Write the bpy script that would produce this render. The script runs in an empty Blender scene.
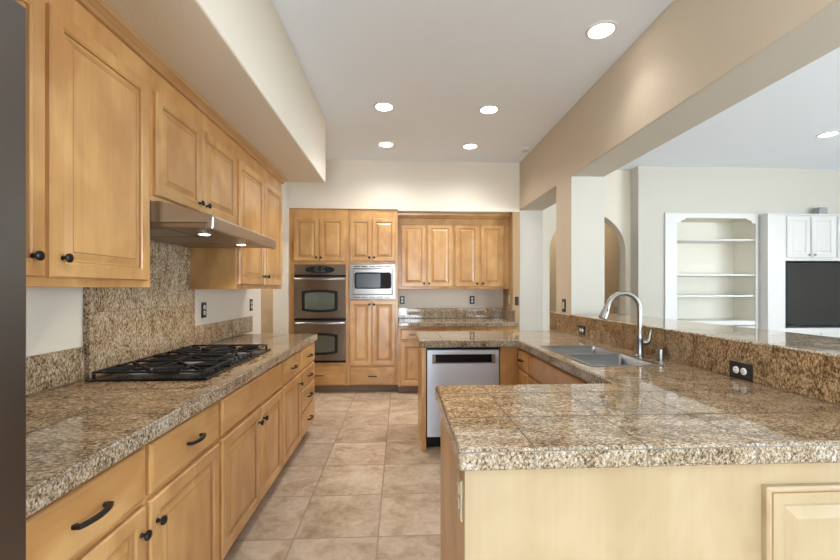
import bpy, bmesh, math, random
from mathutils import Vector, Matrix

random.seed(7)
S = bpy.context.scene
C = S.collection

# ------------------------------------------------------------------ camera
CAM_H = 1.335
cam_d = bpy.data.cameras.new('camera')
cam = bpy.data.objects.new('camera', cam_d)
C.objects.link(cam)
cam.location = (0, 0, CAM_H)
cam.rotation_euler = (math.radians(90), 0, -math.atan(20 / 404.0))
cam_d.sensor_fit = 'HORIZONTAL'
cam_d.sensor_width = 36.0
cam_d.lens = 404.0 / 840.0 * 36.0
cam_d.shift_y = 9 / 840.0
cam_d.clip_start = 0.05
S.camera = cam

# ------------------------------------------------------------------ world, exposure
WORLD_STRENGTH = 19.0
w = bpy.data.worlds.new('sky')
S.world = w
w.use_nodes = True
nt = w.node_tree
nt.nodes.clear()
wo = nt.nodes.new('ShaderNodeOutputWorld')
wb = nt.nodes.new('ShaderNodeBackground')
wc = nt.nodes.new('ShaderNodeTexCoord')
ws = nt.nodes.new('ShaderNodeSeparateXYZ')
wr = nt.nodes.new('ShaderNodeValToRGB')
wr.color_ramp.elements[0].position = 0.47
wr.color_ramp.elements[0].color = (0.84, 0.93, 1.0, 1)
wr.color_ramp.elements[1].position = 0.53
wr.color_ramp.elements[1].color = (0.48, 0.585, 0.67, 1)
wm = nt.nodes.new('ShaderNodeMapRange')
wm.inputs[1].default_value = -1
wm.inputs[2].default_value = 1
nt.links.new(wc.outputs['Generated'], ws.inputs[0])
nt.links.new(ws.outputs[2], wm.inputs[0])
nt.links.new(wm.outputs[0], wr.inputs[0])
nt.links.new(wr.outputs[0], wb.inputs[0])
wb.inputs[1].default_value = WORLD_STRENGTH
nt.links.new(wb.outputs[0], wo.inputs[0])

S.view_settings.view_transform = 'Standard'
S.view_settings.look = 'None'
S.view_settings.gamma = 1
S.view_settings.use_curve_mapping = False
S.view_settings.exposure = 0.56
S.cycles.use_denoising = True
S.cycles.max_bounces = 14
S.cycles.diffuse_bounces = 8
S.cycles.glossy_bounces = 5
S.cycles.sample_clamp_indirect = 8.0
S.cycles.caustics_reflective = False
S.cycles.caustics_refractive = False

CAN_POWER = 14.5
CAN_COLOR = (1.0, 0.965, 0.92)

def portal(x0, x1, z0, z1, loc, rot):
    d = bpy.data.lights.new('window_daylight', 'AREA')
    d.shape = 'RECTANGLE'
    d.size = x1 - x0
    d.size_y = z1 - z0
    d.cycles.is_portal = True
    o = bpy.data.objects.new('window_daylight', d)
    o.location = loc
    o.rotation_euler = rot
    C.objects.link(o)

WIN_Y = -3.6
UNSEEN_WINDOWS = [(-3.6, -2.5, 0.9, 2.3), (-0.85, 0.8, 0.05, 2.0), (6.4, 7.2, 0.1, 1.9)]  # unseen windows, placed and sized for the daylight they give
for x0, x1, z0, z1 in UNSEEN_WINDOWS:
    portal(x0, x1, z0, z1, ((x0 + x1) / 2, WIN_Y - 0.06, (z0 + z1) / 2), (math.radians(90), 0, 0))
ADDED_SIDE_WIN = (-3.0, 0.5, 0.3, 2.4)  # unseen window added to light the rooms from the family side
portal(*ADDED_SIDE_WIN, (8.26, -1.25, 1.35), (math.radians(90), 0, math.radians(90)))

ADDED_NOOK_WIN = (-3.2, -1.0, 0.5, 2.5)  # unseen window added to light the right wall near the camera
portal(*ADDED_NOOK_WIN, (-4.26, -2.1, 1.5), (math.radians(90), 0, math.radians(-90)))

# ------------------------------------------------------------------ node helpers
def new_mat(name):
    m = bpy.data.materials.new(name)
    m.use_nodes = True
    t = m.node_tree
    b = t.nodes['Principled BSDF']
    return m, t, b

def N(t, kind, **kw):
    n = t.nodes.new(kind)
    for k, v in kw.items():
        setattr(n, k, v)
    return n

def math_n(t, op, a, b=None, c=None):
    n = t.nodes.new('ShaderNodeMath')
    n.operation = op
    for i, v in enumerate((a, b, c)):
        if v is None:
            continue
        if isinstance(v, (int, float)):
            n.inputs[i].default_value = v
        else:
            t.links.new(v, n.inputs[i])
    return n.outputs[0]

def mix_col(t, fac, a, b, mode='MIX'):
    n = t.nodes.new('ShaderNodeMix')
    n.data_type = 'RGBA'
    n.blend_type = mode
    for sock, v in ((n.inputs[0], fac), (n.inputs[6], a), (n.inputs[7], b)):
        if isinstance(v, (int, float)):
            sock.default_value = v
        elif isinstance(v, tuple):
            sock.default_value = v if len(v) == 4 else v + (1,)
        else:
            t.links.new(v, sock)
    return n.outputs[2]

def ramp(t, fac, stops):
    n = t.nodes.new('ShaderNodeValToRGB')
    r = n.color_ramp
    while len(r.elements) < len(stops):
        r.elements.new(0.5)
    for e, (p, c) in zip(r.elements, stops):
        e.position = p
        e.color = c + (1,)
    t.links.new(fac, n.inputs[0])
    return n.outputs[0]

def noise(t, vec, scale, detail=3, rough=0.55, dist=0.0):
    n = t.nodes.new('ShaderNodeTexNoise')
    n.inputs['Scale'].default_value = scale
    n.inputs['Detail'].default_value = detail
    n.inputs['Roughness'].default_value = rough
    n.inputs['Distortion'].default_value = dist
    t.links.new(vec, n.inputs['Vector'])
    return n

def mapping(t, vec, scale=(1, 1, 1), rot=(0, 0, 0)):
    n = t.nodes.new('ShaderNodeMapping')
    n.inputs['Scale'].default_value = scale
    n.inputs['Rotation'].default_value = rot
    t.links.new(vec, n.inputs['Vector'])
    return n.outputs[0]

def world_pos(t):
    return t.nodes.new('ShaderNodeNewGeometry').outputs['Position']

def bump(t, b, height, strength, dist=0.01):
    n = t.nodes.new('ShaderNodeBump')
    n.inputs['Strength'].default_value = strength
    n.inputs['Distance'].default_value = dist
    t.links.new(height, n.inputs['Height'])
    t.links.new(n.outputs[0], b.inputs['Normal'])

def plain(name, col, rough=0.5, metal=0.0, spec=0.5, coat=0.0):
    m, t, b = new_mat(name)
    b.inputs['Base Color'].default_value = col + (1,)
    b.inputs['Roughness'].default_value = rough
    b.inputs['Metallic'].default_value = metal
    b.inputs['Specular IOR Level'].default_value = spec
    b.inputs['Coat Weight'].default_value = coat
    b.inputs['Coat Roughness'].default_value = 0.1
    return m

def paint(name, col, bmp=0.3, rough=0.75):
    m, t, b = new_mat(name)
    p = world_pos(t)
    n = noise(t, p, 65, 3)
    b.inputs['Base Color'].default_value = col + (1,)
    b.inputs['Roughness'].default_value = rough
    b.inputs['Specular IOR Level'].default_value = 0.25
    bump(t, b, n.outputs['Fac'], bmp, 0.004)
    return m

def wood(name, dark, light, axis):
    """lacquered maple: soft blotches along the grain, a few fine pores, each board its own tone"""
    m, t, b = new_mat(name)
    tc = t.nodes.new('ShaderNodeTexCoord')
    oi = t.nodes.new('ShaderNodeObjectInfo')
    comb = t.nodes.new('ShaderNodeCombineXYZ')
    r37 = math_n(t, 'MULTIPLY', oi.outputs['Random'], 37.0)
    r19 = math_n(t, 'MULTIPLY', oi.outputs['Random'], 19.0)
    t.links.new(r37, comb.inputs[0])
    t.links.new(r19, comb.inputs[1])
    t.links.new(r37, comb.inputs[2])
    add = t.nodes.new('ShaderNodeVectorMath')
    add.operation = 'ADD'
    t.links.new(tc.outputs['Object'], add.inputs[0])
    t.links.new(comb.outputs[0], add.inputs[1])
    s_big = [5.0, 5.0, 5.0]
    s_big['xyz'.index(axis)] = 2.8
    s_fine = [70.0, 70.0, 70.0]
    s_fine['xyz'.index(axis)] = 3.0
    big = noise(t, mapping(t, add.outputs[0], s_big), 1.0, 2, 0.5, 0.7)
    fine = noise(t, mapping(t, add.outputs[0], s_fine), 1.0, 3, 0.6)
    knot = noise(t, mapping(t, add.outputs[0], [q * 1.4 for q in s_big]), 1.0, 0, 0.5)
    f = math_n(t, 'MULTIPLY_ADD', math_n(t, 'SUBTRACT', fine.outputs['Fac'], 0.5), 0.26, big.outputs['Fac'])
    col = ramp(t, f, [(0.35, dark), (0.52, tuple((a + c) / 2 for a, c in zip(dark, light))), (0.68, light)])
    k = ramp(t, knot.outputs['Fac'], [(0.14, (0.66, 0.52, 0.40)), (0.24, (1, 1, 1))])
    col = mix_col(t, 0.6, col, k, 'MULTIPLY')
    tone = math_n(t, 'MULTIPLY_ADD', oi.outputs['Random'], 0.14, 0.93)
    tn = t.nodes.new('ShaderNodeCombineColor')
    for i in range(3):
        t.links.new(tone, tn.inputs[i])
    col = mix_col(t, 1.0, col, tn.outputs[0], 'MULTIPLY')
    t.links.new(col, b.inputs['Base Color'])
    b.inputs['Roughness'].default_value = 0.30
    b.inputs['Specular IOR Level'].default_value = 0.45
    b.inputs['Coat Weight'].default_value = 0.25
    b.inputs['Coat Roughness'].default_value = 0.22
    bump(t, b, fine.outputs['Fac'], 0.03, 0.002)
    return m

def line_mask(t, coord, normal, period, offset, hw):
    """1 on a joint line across `coord`, never on faces that look along that axis"""
    a = math_n(t, 'DIVIDE', math_n(t, 'SUBTRACT', coord, offset), period)
    f = math_n(t, 'ABSOLUTE', math_n(t, 'SUBTRACT', math_n(t, 'FRACT', math_n(t, 'ADD', a, 0.5)), 0.5))
    ln = math_n(t, 'LESS_THAN', f, hw / period)
    gate = math_n(t, 'LESS_THAN', math_n(t, 'ABSOLUTE', normal), 0.6)
    cell = math_n(t, 'FLOOR', a)
    return math_n(t, 'MULTIPLY', ln, gate), cell

def tile_setup(t, per, off, hw):
    hw = hw if isinstance(hw, tuple) else (hw, hw, hw)
    geo = t.nodes.new('ShaderNodeNewGeometry')
    sp = t.nodes.new('ShaderNodeSeparateXYZ')
    sn = t.nodes.new('ShaderNodeSeparateXYZ')
    t.links.new(geo.outputs['Position'], sp.inputs[0])
    t.links.new(geo.outputs['True Normal'], sn.inputs[0])
    masks, cells = [], []
    for i in range(3):
        if per[i] is None:
            continue
        mk, ce = line_mask(t, sp.outputs[i], sn.outputs[i], per[i], off[i], hw[i])
        masks.append(mk)
        cells.append(ce)
    m = masks[0]
    for k in masks[1:]:
        m = math_n(t, 'MAXIMUM', m, k)
    cb = t.nodes.new('ShaderNodeCombineXYZ')
    for i, ce in enumerate(cells):
        t.links.new(ce, cb.inputs[i])
    wn = t.nodes.new('ShaderNodeTexWhiteNoise')
    wn.noise_dimensions = '3D'
    t.links.new(cb.outputs[0], wn.inputs['Vector'])
    return geo.outputs['Position'], m, wn

def granite(name, per, off, rot, stretch, tint=(1, 1, 1), lift=0.0, hw=0.0019, jc=(0.075, 0.07, 0.06), spec=0.65, ns=82):
    m, t, b = new_mat(name)
    pos, joint, wn = tile_setup(t, per, off, hw)
    add = t.nodes.new('ShaderNodeVectorMath')
    add.operation = 'MULTIPLY_ADD'
    t.links.new(wn.outputs['Color'], add.inputs[0])
    add.inputs[1].default_value = (7, 7, 7)
    t.links.new(pos, add.inputs[2])
    v = mapping(t, add.outputs[0], stretch, rot)
    n1 = noise(t, v, ns, 6, 0.72, 0.3)
    n2 = noise(t, v, 10, 3, 0.6, 0.6)
    n3 = noise(t, v, 210, 3, 0.6, 0.3)
    f = math_n(t, 'MULTIPLY_ADD', math_n(t, 'SUBTRACT', n2.outputs['Fac'], 0.5), 0.30, n1.outputs['Fac'])
    f = math_n(t, 'MULTIPLY_ADD', math_n(t, 'SUBTRACT', n3.outputs['Fac'], 0.5), 0.30, f)
    f = math_n(t, 'ADD', f, lift)
    col = ramp(t, f, [(0.31, (0.035, 0.032, 0.030)), (0.385, (0.14, 0.098, 0.062)), (0.45, (0.33, 0.225, 0.125)),
                      (0.52, (0.50, 0.40, 0.275)), (0.60, (0.66, 0.60, 0.52)), (0.69, (0.78, 0.77, 0.75))])
    warm = mix_col(t, math_n(t, 'MULTIPLY', n2.outputs['Fac'], 0.5), col, (0.97, 0.82, 0.62), 'MULTIPLY')
    col = mix_col(t, 0.8, col, warm)
    tile_tone = math_n(t, 'MULTIPLY_ADD', wn.outputs['Value'], 0.16, 0.92)
    tn = t.nodes.new('ShaderNodeCombineColor')
    for i in range(3):
        t.links.new(math_n(t, 'MULTIPLY', tile_tone, tint[i]), tn.inputs[i])
    col = mix_col(t, 1.0, col, tn.outputs[0], 'MULTIPLY')
    col = mix_col(t, joint, col, jc)
    t.links.new(col, b.inputs['Base Color'])
    rgh = math_n(t, 'MULTIPLY_ADD', joint, 0.5, 0.055)
    t.links.new(rgh, b.inputs['Roughness'])
    t.links.new(math_n(t, 'MULTIPLY_ADD', joint, -spec + 0.02, spec), b.inputs['Specular IOR Level'])
    bump(t, b, math_n(t, 'SUBTRACT', 1.0, joint), 0.25, 0.002)
    return m

def floor_tile(name):
    m, t, b = new_mat(name)
    pos, joint, wn = tile_setup(t, (0.449, 0.449, None), (-0.118, 2.187, 0), 0.0042)
    add = t.nodes.new('ShaderNodeVectorMath')
    add.operation = 'MULTIPLY_ADD'
    t.links.new(wn.outputs['Color'], add.inputs[0])
    add.inputs[1].default_value = (9, 9, 9)
    t.links.new(pos, add.inputs[2])
    n1 = noise(t, add.outputs[0], 5.5, 6, 0.62, 0.6)
    n2 = noise(t, add.outputs[0], 28, 4, 0.6)
    f = math_n(t, 'MULTIPLY_ADD', math_n(t, 'SUBTRACT', n2.outputs['Fac'], 0.5), 0.35, n1.outputs['Fac'])
    col = ramp(t, f, [(0.30, (0.32, 0.222, 0.145)), (0.44, (0.44, 0.335, 0.235)), (0.56, (0.53, 0.42, 0.315)), (0.72, (0.61, 0.515, 0.415))])
    tone = math_n(t, 'MULTIPLY_ADD', wn.outputs['Value'], 0.22, 0.87)
    tn = t.nodes.new('ShaderNodeCombineColor')
    for i in range(3):
        t.links.new(tone, tn.inputs[i])
    col = mix_col(t, 1.0, col, tn.outputs[0], 'MULTIPLY')
    col = mix_col(t, joint, col, (0.33, 0.25, 0.18))
    t.links.new(col, b.inputs['Base Color'])
    t.links.new(math_n(t, 'MULTIPLY_ADD', joint, 0.35, 0.36), b.inputs['Roughness'])
    h = math_n(t, 'MULTIPLY_ADD', math_n(t, 'SUBTRACT', 1.0, joint), 1.0, math_n(t, 'MULTIPLY', n2.outputs['Fac'], 0.15))
    bump(t, b, h, 0.35, 0.003)
    return m

def steel(name, col, rough, axis):
    m, t, b = new_mat(name)
    sc = [260.0, 260.0, 260.0]
    sc['xyz'.index(axis)] = 2.0
    n = noise(t, mapping(t, world_pos(t), sc), 1.0, 2)
    b.inputs['Base Color'].default_value = col + (1,)
    b.inputs['Metallic'].default_value = 1.0
    t.links.new(math_n(t, 'MULTIPLY_ADD', n.outputs['Fac'], 0.06, rough - 0.03), b.inputs['Roughness'])
    if axis == 'x':
        b.inputs['Anisotropic'].default_value = 0.88
    tv_ = t.nodes.new('ShaderNodeCombineXYZ')
    tv_.inputs[2 if axis == 'x' else 0].default_value = 1.0
    if axis == 'x':
        t.links.new(tv_.outputs[0], b.inputs['Tangent'])
    return m

def emit(name, col, strength):
    m, t, b = new_mat(name)
    b.inputs['Base Color'].default_value = (0.9, 0.9, 0.88, 1)
    b.inputs['Emission Color'].default_value = col + (1,)
    b.inputs['Emission Strength'].default_value = strength
    return m

WD, WL = (0.45, 0.230, 0.080), (0.60, 0.355, 0.142)
M = dict(
    steel_under=plain('satin underside steel', (0.36, 0.31, 0.27), 0.38, 1.0),
    wood_x=wood('maple grain along x', WD, WL, 'x'),
    wood_y=wood('maple grain along y', WD, WL, 'y'),
    wood_crown_shade=wood('shaded crown moulding', (0.34, 0.175, 0.065), (0.43, 0.245, 0.105), 'y'),  # cabinet maple darkened, the crown's angle shading put into the colour
    wood_z=wood('maple grain upright', WD, WL, 'z'),
    wood_daylit=wood('daylit maple', (0.40, 0.295, 0.172), (0.45, 0.345, 0.212), 'z'),  # same cabinet maple, strong daylight painted in as a paler colour
    oven_black=plain('matt black trim', (0.010, 0.010, 0.010), 0.6, 0.0, 0.2),
    mw_glass=plain('microwave window', (0.055, 0.060, 0.066), 0.22, 0.0, 0.35),
    steel_dw=steel('dishwasher steel', (0.62, 0.65, 0.73), 0.40, 'x'),
    glaze=plain('groove stain', (0.33, 0.18, 0.075), 0.42),
    kick=plain('toe kick brown', (0.20, 0.135, 0.09), 0.6),
    wall=paint('cream wall paint', (0.73, 0.685, 0.595)),
    wall_shade=paint('shaded wall paint', (0.545, 0.465, 0.36)),  # shaded copy of the right wall's pale paint, warm shade in the colour
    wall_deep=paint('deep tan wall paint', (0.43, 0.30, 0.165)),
    wall_tan=paint('tan wall paint', (0.60, 0.495, 0.35)),
    wall_white=paint('pale wall paint', (0.555, 0.535, 0.48)),
    ceiling=paint('ceiling white', (0.80, 0.87, 0.96), 0.2, 0.85),
    white=plain('white trim paint', (0.66, 0.66, 0.65), 0.4),
    cream=plain('cream bookcase back', (0.76, 0.73, 0.64), 0.6),
    floor=floor_tile('travertine floor tile'),
    granite=granite('granite tile worktop', (0.3075, 0.305, 0.30), (0.0495, 1.315, 0.9045), (0, 0, 0.25), (0.75, 1.5, 1.2), (0.84, 0.795, 0.735), -0.02, (0.0019, 0.0034, 0.0016), ns=105),
    granite_edge=granite('granite edge tile', (0.3075, 0.305, 0.30), (0.0495, 1.10, 0.9045), (0.7, 0.7, 0.25), (1.1, 1.1, 0.8), (0.74, 0.765, 0.81), -0.015, (0.0016, 0.0016, 0.0013), (0.16, 0.15, 0.135), ns=125),
    granite_l=granite('granite tile left worktop', (0.298, 0.305, 0.30), (-1.08, 1.10, 0.9045), (0, 0, 0.9), (0.8, 1.6, 1.2), (0.78, 0.73, 0.66), -0.025, (0.003, 0.0016, 0.0016), spec=0.22),
    granite_wall=granite('granite tile wall', (0.305, 0.305, 0.305), (0.05, 1.98, 0.919), (0.6, 0.5, 0.2), (1.5, 1.5, 0.8), (0.90, 0.885, 0.86), -0.01, 0.0014, (0.2, 0.17, 0.13)),
    granite_bar=granite('granite tile bar front', (0.6, None, None), (0.05, 1.98, 1.3), (0.7, 0.0, 0.2), (1.4, 1.5, 0.8), (0.76, 0.63, 0.48), -0.03),
    granite_bartop=granite('granite tile bar top', (0.305, 0.305, 0.305), (1.73, 1.98, 1.3), (0.0, 0.0, 0.4), (0.8, 1.5, 0.8)),
    steel=steel('brushed steel', (0.42, 0.405, 0.40), 0.38, 'x'),
    steel_oven=steel('warm brushed steel', (0.27, 0.225, 0.18), 0.36, 'x'),
    steel_hood=steel('hood steel', (0.47, 0.455, 0.46), 0.34, 'y'),
    steel_fridge=steel('dark fridge steel', (0.20, 0.19, 0.185), 0.34, 'y'),
    nickel=plain('satin nickel', (0.34, 0.325, 0.30), 0.34, 1.0),
    basin=steel('sink steel', (0.24, 0.243, 0.25), 0.40, 'y'),
    iron=plain('dark bronze pulls', (0.022, 0.021, 0.022), 0.38, 0.6),
    black=plain('black enamel', (0.008, 0.008, 0.009), 0.25, 0.0, 0.28),
    cast=plain('cast iron', (0.010, 0.010, 0.011), 0.5, 0.0, 0.3),
    blackp=plain('black plastic', (0.015, 0.015, 0.016), 0.35),
    whitep=plain('white plastic', (0.80, 0.79, 0.76), 0.35),
    tanp=plain('almond plastic', (0.58, 0.49, 0.33), 0.4),
    glass=plain('dark oven glass', (0.13, 0.15, 0.122), 0.06, 0.30, 0.9),
    screen=plain('television screen', (0.012, 0.013, 0.015), 0.07, 0.0, 1.0),
    grey=plain('grey plastic', (0.30, 0.30, 0.31), 0.4),
    display=plain('grey printed marks', (0.30, 0.32, 0.33), 0.5),
    lamp=emit('lit lamp lens', (1.0, 0.95, 0.87), 9.0),
)

def edge_tiles(o):
    o.data.materials.append(M['granite_edge'])
    for p in o.data.polygons:
        if abs(p.normal.z) < 0.5:
            p.material_index = 1
    return o

# ------------------------------------------------------------------ mesh helpers
class MB:
    def __init__(self, frame=None):
        self.bm = bmesh.new()
        self.f = frame          # (origin, U, V, W)
    def P(self, p):
        if self.f is None:
            return Vector(p)
        o, u, v, w_ = self.f
        return o + u * p[0] + v * p[1] + w_ * p[2]
    def verts(self, pts):
        return [self.bm.verts.new(self.P(p)) for p in pts]
    def face(self, vs):
        try:
            return self.bm.faces.new(vs)
        except ValueError:
            return None
    def box(self, a0, a1, b0, b1, c0, c1):
        v = self.verts([(a0, b0, c0), (a1, b0, c0), (a1, b1, c0), (a0, b1, c0), (a0, b0, c1), (a1, b0, c1), (a1, b1, c1), (a0, b1, c1)])
        for q in ((0, 3, 2, 1), (4, 5, 6, 7), (0, 1, 5, 4), (1, 2, 6, 5), (2, 3, 7, 6), (3, 0, 4, 7)):
            self.face([v[i] for i in q])
        return self
    def cells(self, us, vs, filled, w0, w1, order='xyz'):
        """one connected slab with holes: filled(i, j) over a grid, thickness w0..w1; order says which axes u, v, w are"""
        idx = ['xyz'.index(c) for c in order]
        cache = {}
        def vert(i, j, k):
            if (i, j, k) not in cache:
                p = [0, 0, 0]
                p[idx[0]], p[idx[1]], p[idx[2]] = us[i], vs[j], (w0, w1)[k]
                cache[(i, j, k)] = self.bm.verts.new(self.P(p))
            return cache[(i, j, k)]
        ok = lambda i, j: 0 <= i < len(us) - 1 and 0 <= j < len(vs) - 1 and filled(i, j)
        for i in range(len(us) - 1):
            for j in range(len(vs) - 1):
                if not ok(i, j):
                    continue
                for k in (0, 1):
                    self.face([vert(i, j, k), vert(i + 1, j, k), vert(i + 1, j + 1, k), vert(i, j + 1, k)])
                for (di, dj, a, b) in ((-1, 0, (i, j), (i, j + 1)), (1, 0, (i + 1, j), (i + 1, j + 1)), (0, -1, (i, j), (i + 1, j)), (0, 1, (i, j + 1), (i + 1, j + 1))):
                    if not ok(i + di, j + dj):
                        self.face([vert(*a, 0), vert(*b, 0), vert(*b, 1), vert(*a, 1)])
        return self
    def prism(self, prof, w0, w1, order='xzy'):
        """closed outline prof (u, v) swept from w0 to w1"""
        idx = ['xyz'.index(c) for c in order]
        rows = []
        for w_ in (w0, w1):
            r = []
            for (u, v) in prof:
                p = [0, 0, 0]
                p[idx[0]], p[idx[1]], p[idx[2]] = u, v, w_
                r.append(self.bm.verts.new(self.P(p)))
            rows.append(r)
        n = len(prof)
        self.face(rows[0])
        self.face(rows[1])
        for i in range(n):
            self.face([rows[0][i], rows[0][(i + 1) % n], rows[1][(i + 1) % n], rows[1][i]])
        return self
    def loops(self, u0, u1, v0, v1, steps, cap0=True, glaze=()):
        """concentric rectangular rings (inset, w): raised panels, drawer fronts, trays"""
        prev = None
        for q, (ins, w_) in enumerate(steps):
            r = self.verts([(u0 + ins, v0 + ins, w_), (u1 - ins, v0 + ins, w_), (u1 - ins, v1 - ins, w_), (u0 + ins, v1 - ins, w_)])
            if prev is None:
                if cap0:
                    self.face(r[::-1])
            else:
                for i in range(4):
                    fc = self.face([prev[i], prev[(i + 1) % 4], r[(i + 1) % 4], r[i]])
                    if q in glaze:
                        fc.material_index = 1
            prev = r
        self.face(prev)
        return self
    def lathe(self, c, prof, axis='w', n=20, close=True):
        """prof: (radius, height) list spun about an axis through c"""
        ax = {'u': (1, 2, 0), 'v': (2, 0, 1), 'w': (0, 1, 2)}[axis]
        rings = []
        for (r, h) in prof:
            ring = []
            for k in range(n):
                a = 2 * math.pi * k / n
                p = [0, 0, 0]
                p[ax[0]] = c[ax[0]] + r * math.cos(a)
                p[ax[1]] = c[ax[1]] + r * math.sin(a)
                p[ax[2]] = c[ax[2]] + h
                ring.append(self.bm.verts.new(self.P(p)))
            rings.append(ring)
        for a, b in zip(rings, rings[1:]):
            for k in range(n):
                self.face([a[k], a[(k + 1) % n], b[(k + 1) % n], b[k]])
        if close:
            self.face(rings[0][::-1])
            self.face(rings[-1])
        return self
    def sweep(self, path, sect, up=(0, 0, 1), scales=None):
        """closed section (a, b) carried along a path; a along the side, b along up-ish"""
        pts = [self.P(p) for p in path]
        upv = Vector(up)
        if self.f:
            upv = self.f[1] * up[0] + self.f[2] * up[1] + self.f[3] * up[2]
        rings = []
        for i, p in enumerate(pts):
            d = (pts[min(i + 1, len(pts) - 1)] - pts[max(i - 1, 0)]).normalized()
            s = d.cross(upv)
            if s.length < 1e-4:
                s = d.cross(Vector((1, 0.01, 0)))
            s.normalize()
            n_ = s.cross(d)
            k = scales[i] if scales else 1
            rings.append([self.bm.verts.new(p + s * a * k + n_ * b * k) for a, b in sect])
        m = len(sect)
        for a, b in zip(rings, rings[1:]):
            for k in range(m):
                self.face([a[k], a[(k + 1) % m], b[(k + 1) % m], b[k]])
        self.face(rings[0][::-1])
        self.face(rings[-1])
        return self
    def build(self, name, mat, parent=None, bevel=0.0, smooth=False, seg=2, angle=35):
        me = bpy.data.meshes.new(name)
        bmesh.ops.recalc_face_normals(self.bm, faces=self.bm.faces[:])
        off = Vector((0, 0, 0))
        if parent is not None:
            off = world_loc(parent)
        else:
            lo = Vector([min(v.co[i] for v in self.bm.verts) for i in range(3)])
            hi = Vector([max(v.co[i] for v in self.bm.verts) for i in range(3)])
            off = Vector(((lo.x + hi.x) / 2, (lo.y + hi.y) / 2, lo.z))
        for v in self.bm.verts:
            v.co -= off
        self.bm.to_mesh(me)
        self.bm.free()
        o = bpy.data.objects.new(name, me)
        C.objects.link(o)
        if parent is not None:
            o.parent = parent
        else:
            o.location = off
        me.materials.append(M[mat] if isinstance(mat, str) else mat)
        if any(p.material_index == 1 for p in me.polygons):
            me.materials.append(M['glaze'])
        if smooth:
            for p in me.polygons:
                p.use_smooth = True
            if smooth != 'all':
                try:
                    me.set_sharp_from_angle(angle=math.radians(angle))
                except Exception:
                    pass
        if bevel:
            b = o.modifiers.new('soft edges', 'BEVEL')
            b.width = bevel
            b.segments = seg
            b.limit_method = 'ANGLE'
            b.angle_limit = math.radians(40)
            b.harden_normals = False
        return o

def world_loc(o):
    p = Vector(o.location)
    while o.parent is not None:
        o = o.parent
        p = p + Vector(o.location)
    return p

def circle(r, n=10, sx=1.0, sy=1.0):
    return [(r * sx * math.cos(2 * math.pi * k / n), r * sy * math.sin(2 * math.pi * k / n)) for k in range(n)]

def tag(o, label, cat, group=None):
    o['label'] = label
    o['category'] = cat
    if group:
        o['group'] = group
    return o

def thing(name, loc, label, cat, group=None):
    o = bpy.data.objects.new(name, None)
    o.empty_display_size = 0.1
    o.location = loc
    C.objects.link(o)
    return tag(o, label, cat, group)

def struct(o):
    o['kind'] = 'structure'
    return o

X_, Y_, Z_ = Vector((1, 0, 0)), Vector((0, 1, 0)), Vector((0, 0, 1))
def face_frame(face, plane):
    """frame on a vertical plane: u to the right as seen from the front, v up, w out of the face"""
    if face == '+X':
        return (Vector((plane, 0, 0)), Y_, Z_, X_)
    if face == '-Y':
        return (Vector((0, plane, 0)), X_, Z_, -Y_)
    return (Vector((plane, 0, 0)), -Y_, Z_, -X_)       # '-X': u = -y

# ================================================================== STRUCTURE
H = 3.03
SOF = 2.40
struct(MB().box(-4.3, 8.3, -3.75, 7.5, -0.12, 0.0).build('floor', 'floor'))
struct(MB().box(-4.3, 8.3, -3.75, 7.5, H, H + 0.12).build('ceiling', 'ceiling'))

# left kitchen wall with the passage opening
ys, zs = [-0.25, 4.372, 5.187, 5.83], [0, 2.06, H]
struct(MB().cells(ys, zs, lambda i, j: not (i == 1 and j == 0), -1.60, -1.475, 'yzx').build('wall_left', 'wall'))
# soffit box over the left cabinets
struct(MB().box(-1.475, -0.745, -0.25, 4.10, SOF, H).build('wall_soffit', 'wall', bevel=0.012, seg=3))
# back wall with the dropped soffit over the cabinets
struct(MB().prism([(5.34, 2.368), (5.34, H), (5.95, H), (5.95, 0), (5.83, 0), (5.83, 2.368)], -1.475, 1.6, 'yzx').build('wall_back', 'wall'))
# right wall: beam, column, raised half wall and the jamb at the back
ysr, zsr = [-3.6, 1.108, 3.71, 4.075, 4.21, 5.35, 5.95], [0, 1.07, 2.392, H]
def right_ok(i, j):
    if j == 2:
        return True
    if j == 1:
        return i in (2, 5)
    return i in (1, 2, 3, 5)
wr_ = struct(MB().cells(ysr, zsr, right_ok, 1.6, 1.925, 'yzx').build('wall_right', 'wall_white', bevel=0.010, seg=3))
wr_.data.materials.append(M['wall_shade'])
for p in wr_.data.polygons:          # shade on the kitchen side, painted in as a darker tan
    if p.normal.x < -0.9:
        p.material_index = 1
# short return wall beside the desk recess
struct(MB().box(-1.474, -1.4128, 5.19, 5.829, 0, 2.366).build('wall_stub', 'wall'))
struct(MB().box(1.505, 1.599, 5.33, 5.829, 0, 2.366).build('wall_recess', 'wall_deep'))
# arch wall beyond the doorway
ax0, ax1, aspr = 2.106, 3.211, 1.862
ar = (ax1 - ax0) / 2
arch = [(1.926, 0), (ax0, 0), (ax0, aspr)]
for k in range(1, 24):
    a = math.pi - math.pi * k / 24
    arch.append(((ax0 + ax1) / 2 + ar * math.cos(a), aspr + ar * math.sin(a)))
arch += [(ax1, aspr), (ax1, 0), (3.279, 0), (3.279, H), (1.926, H)]
struct(MB().prism(arch, 5.60, 5.76, 'xzy').build('wall_arch', 'wall'))
# family room far wall, with the recesses for the built-ins
xs, zs = [3.28, 3.665, 4.965, 5.002, 7.06, 8.2], [0, 2.365, H]
struct(MB().cells(xs, zs, lambda i, j: not (i in (1, 3) and j == 0), 5.41, 5.85, 'xzy').build('wall_far', 'wall_white'))
struct(MB().box(3.28, 8.2, 5.851, 5.95, 0, H).build('wall_far_backing', 'wall_white'))
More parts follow.
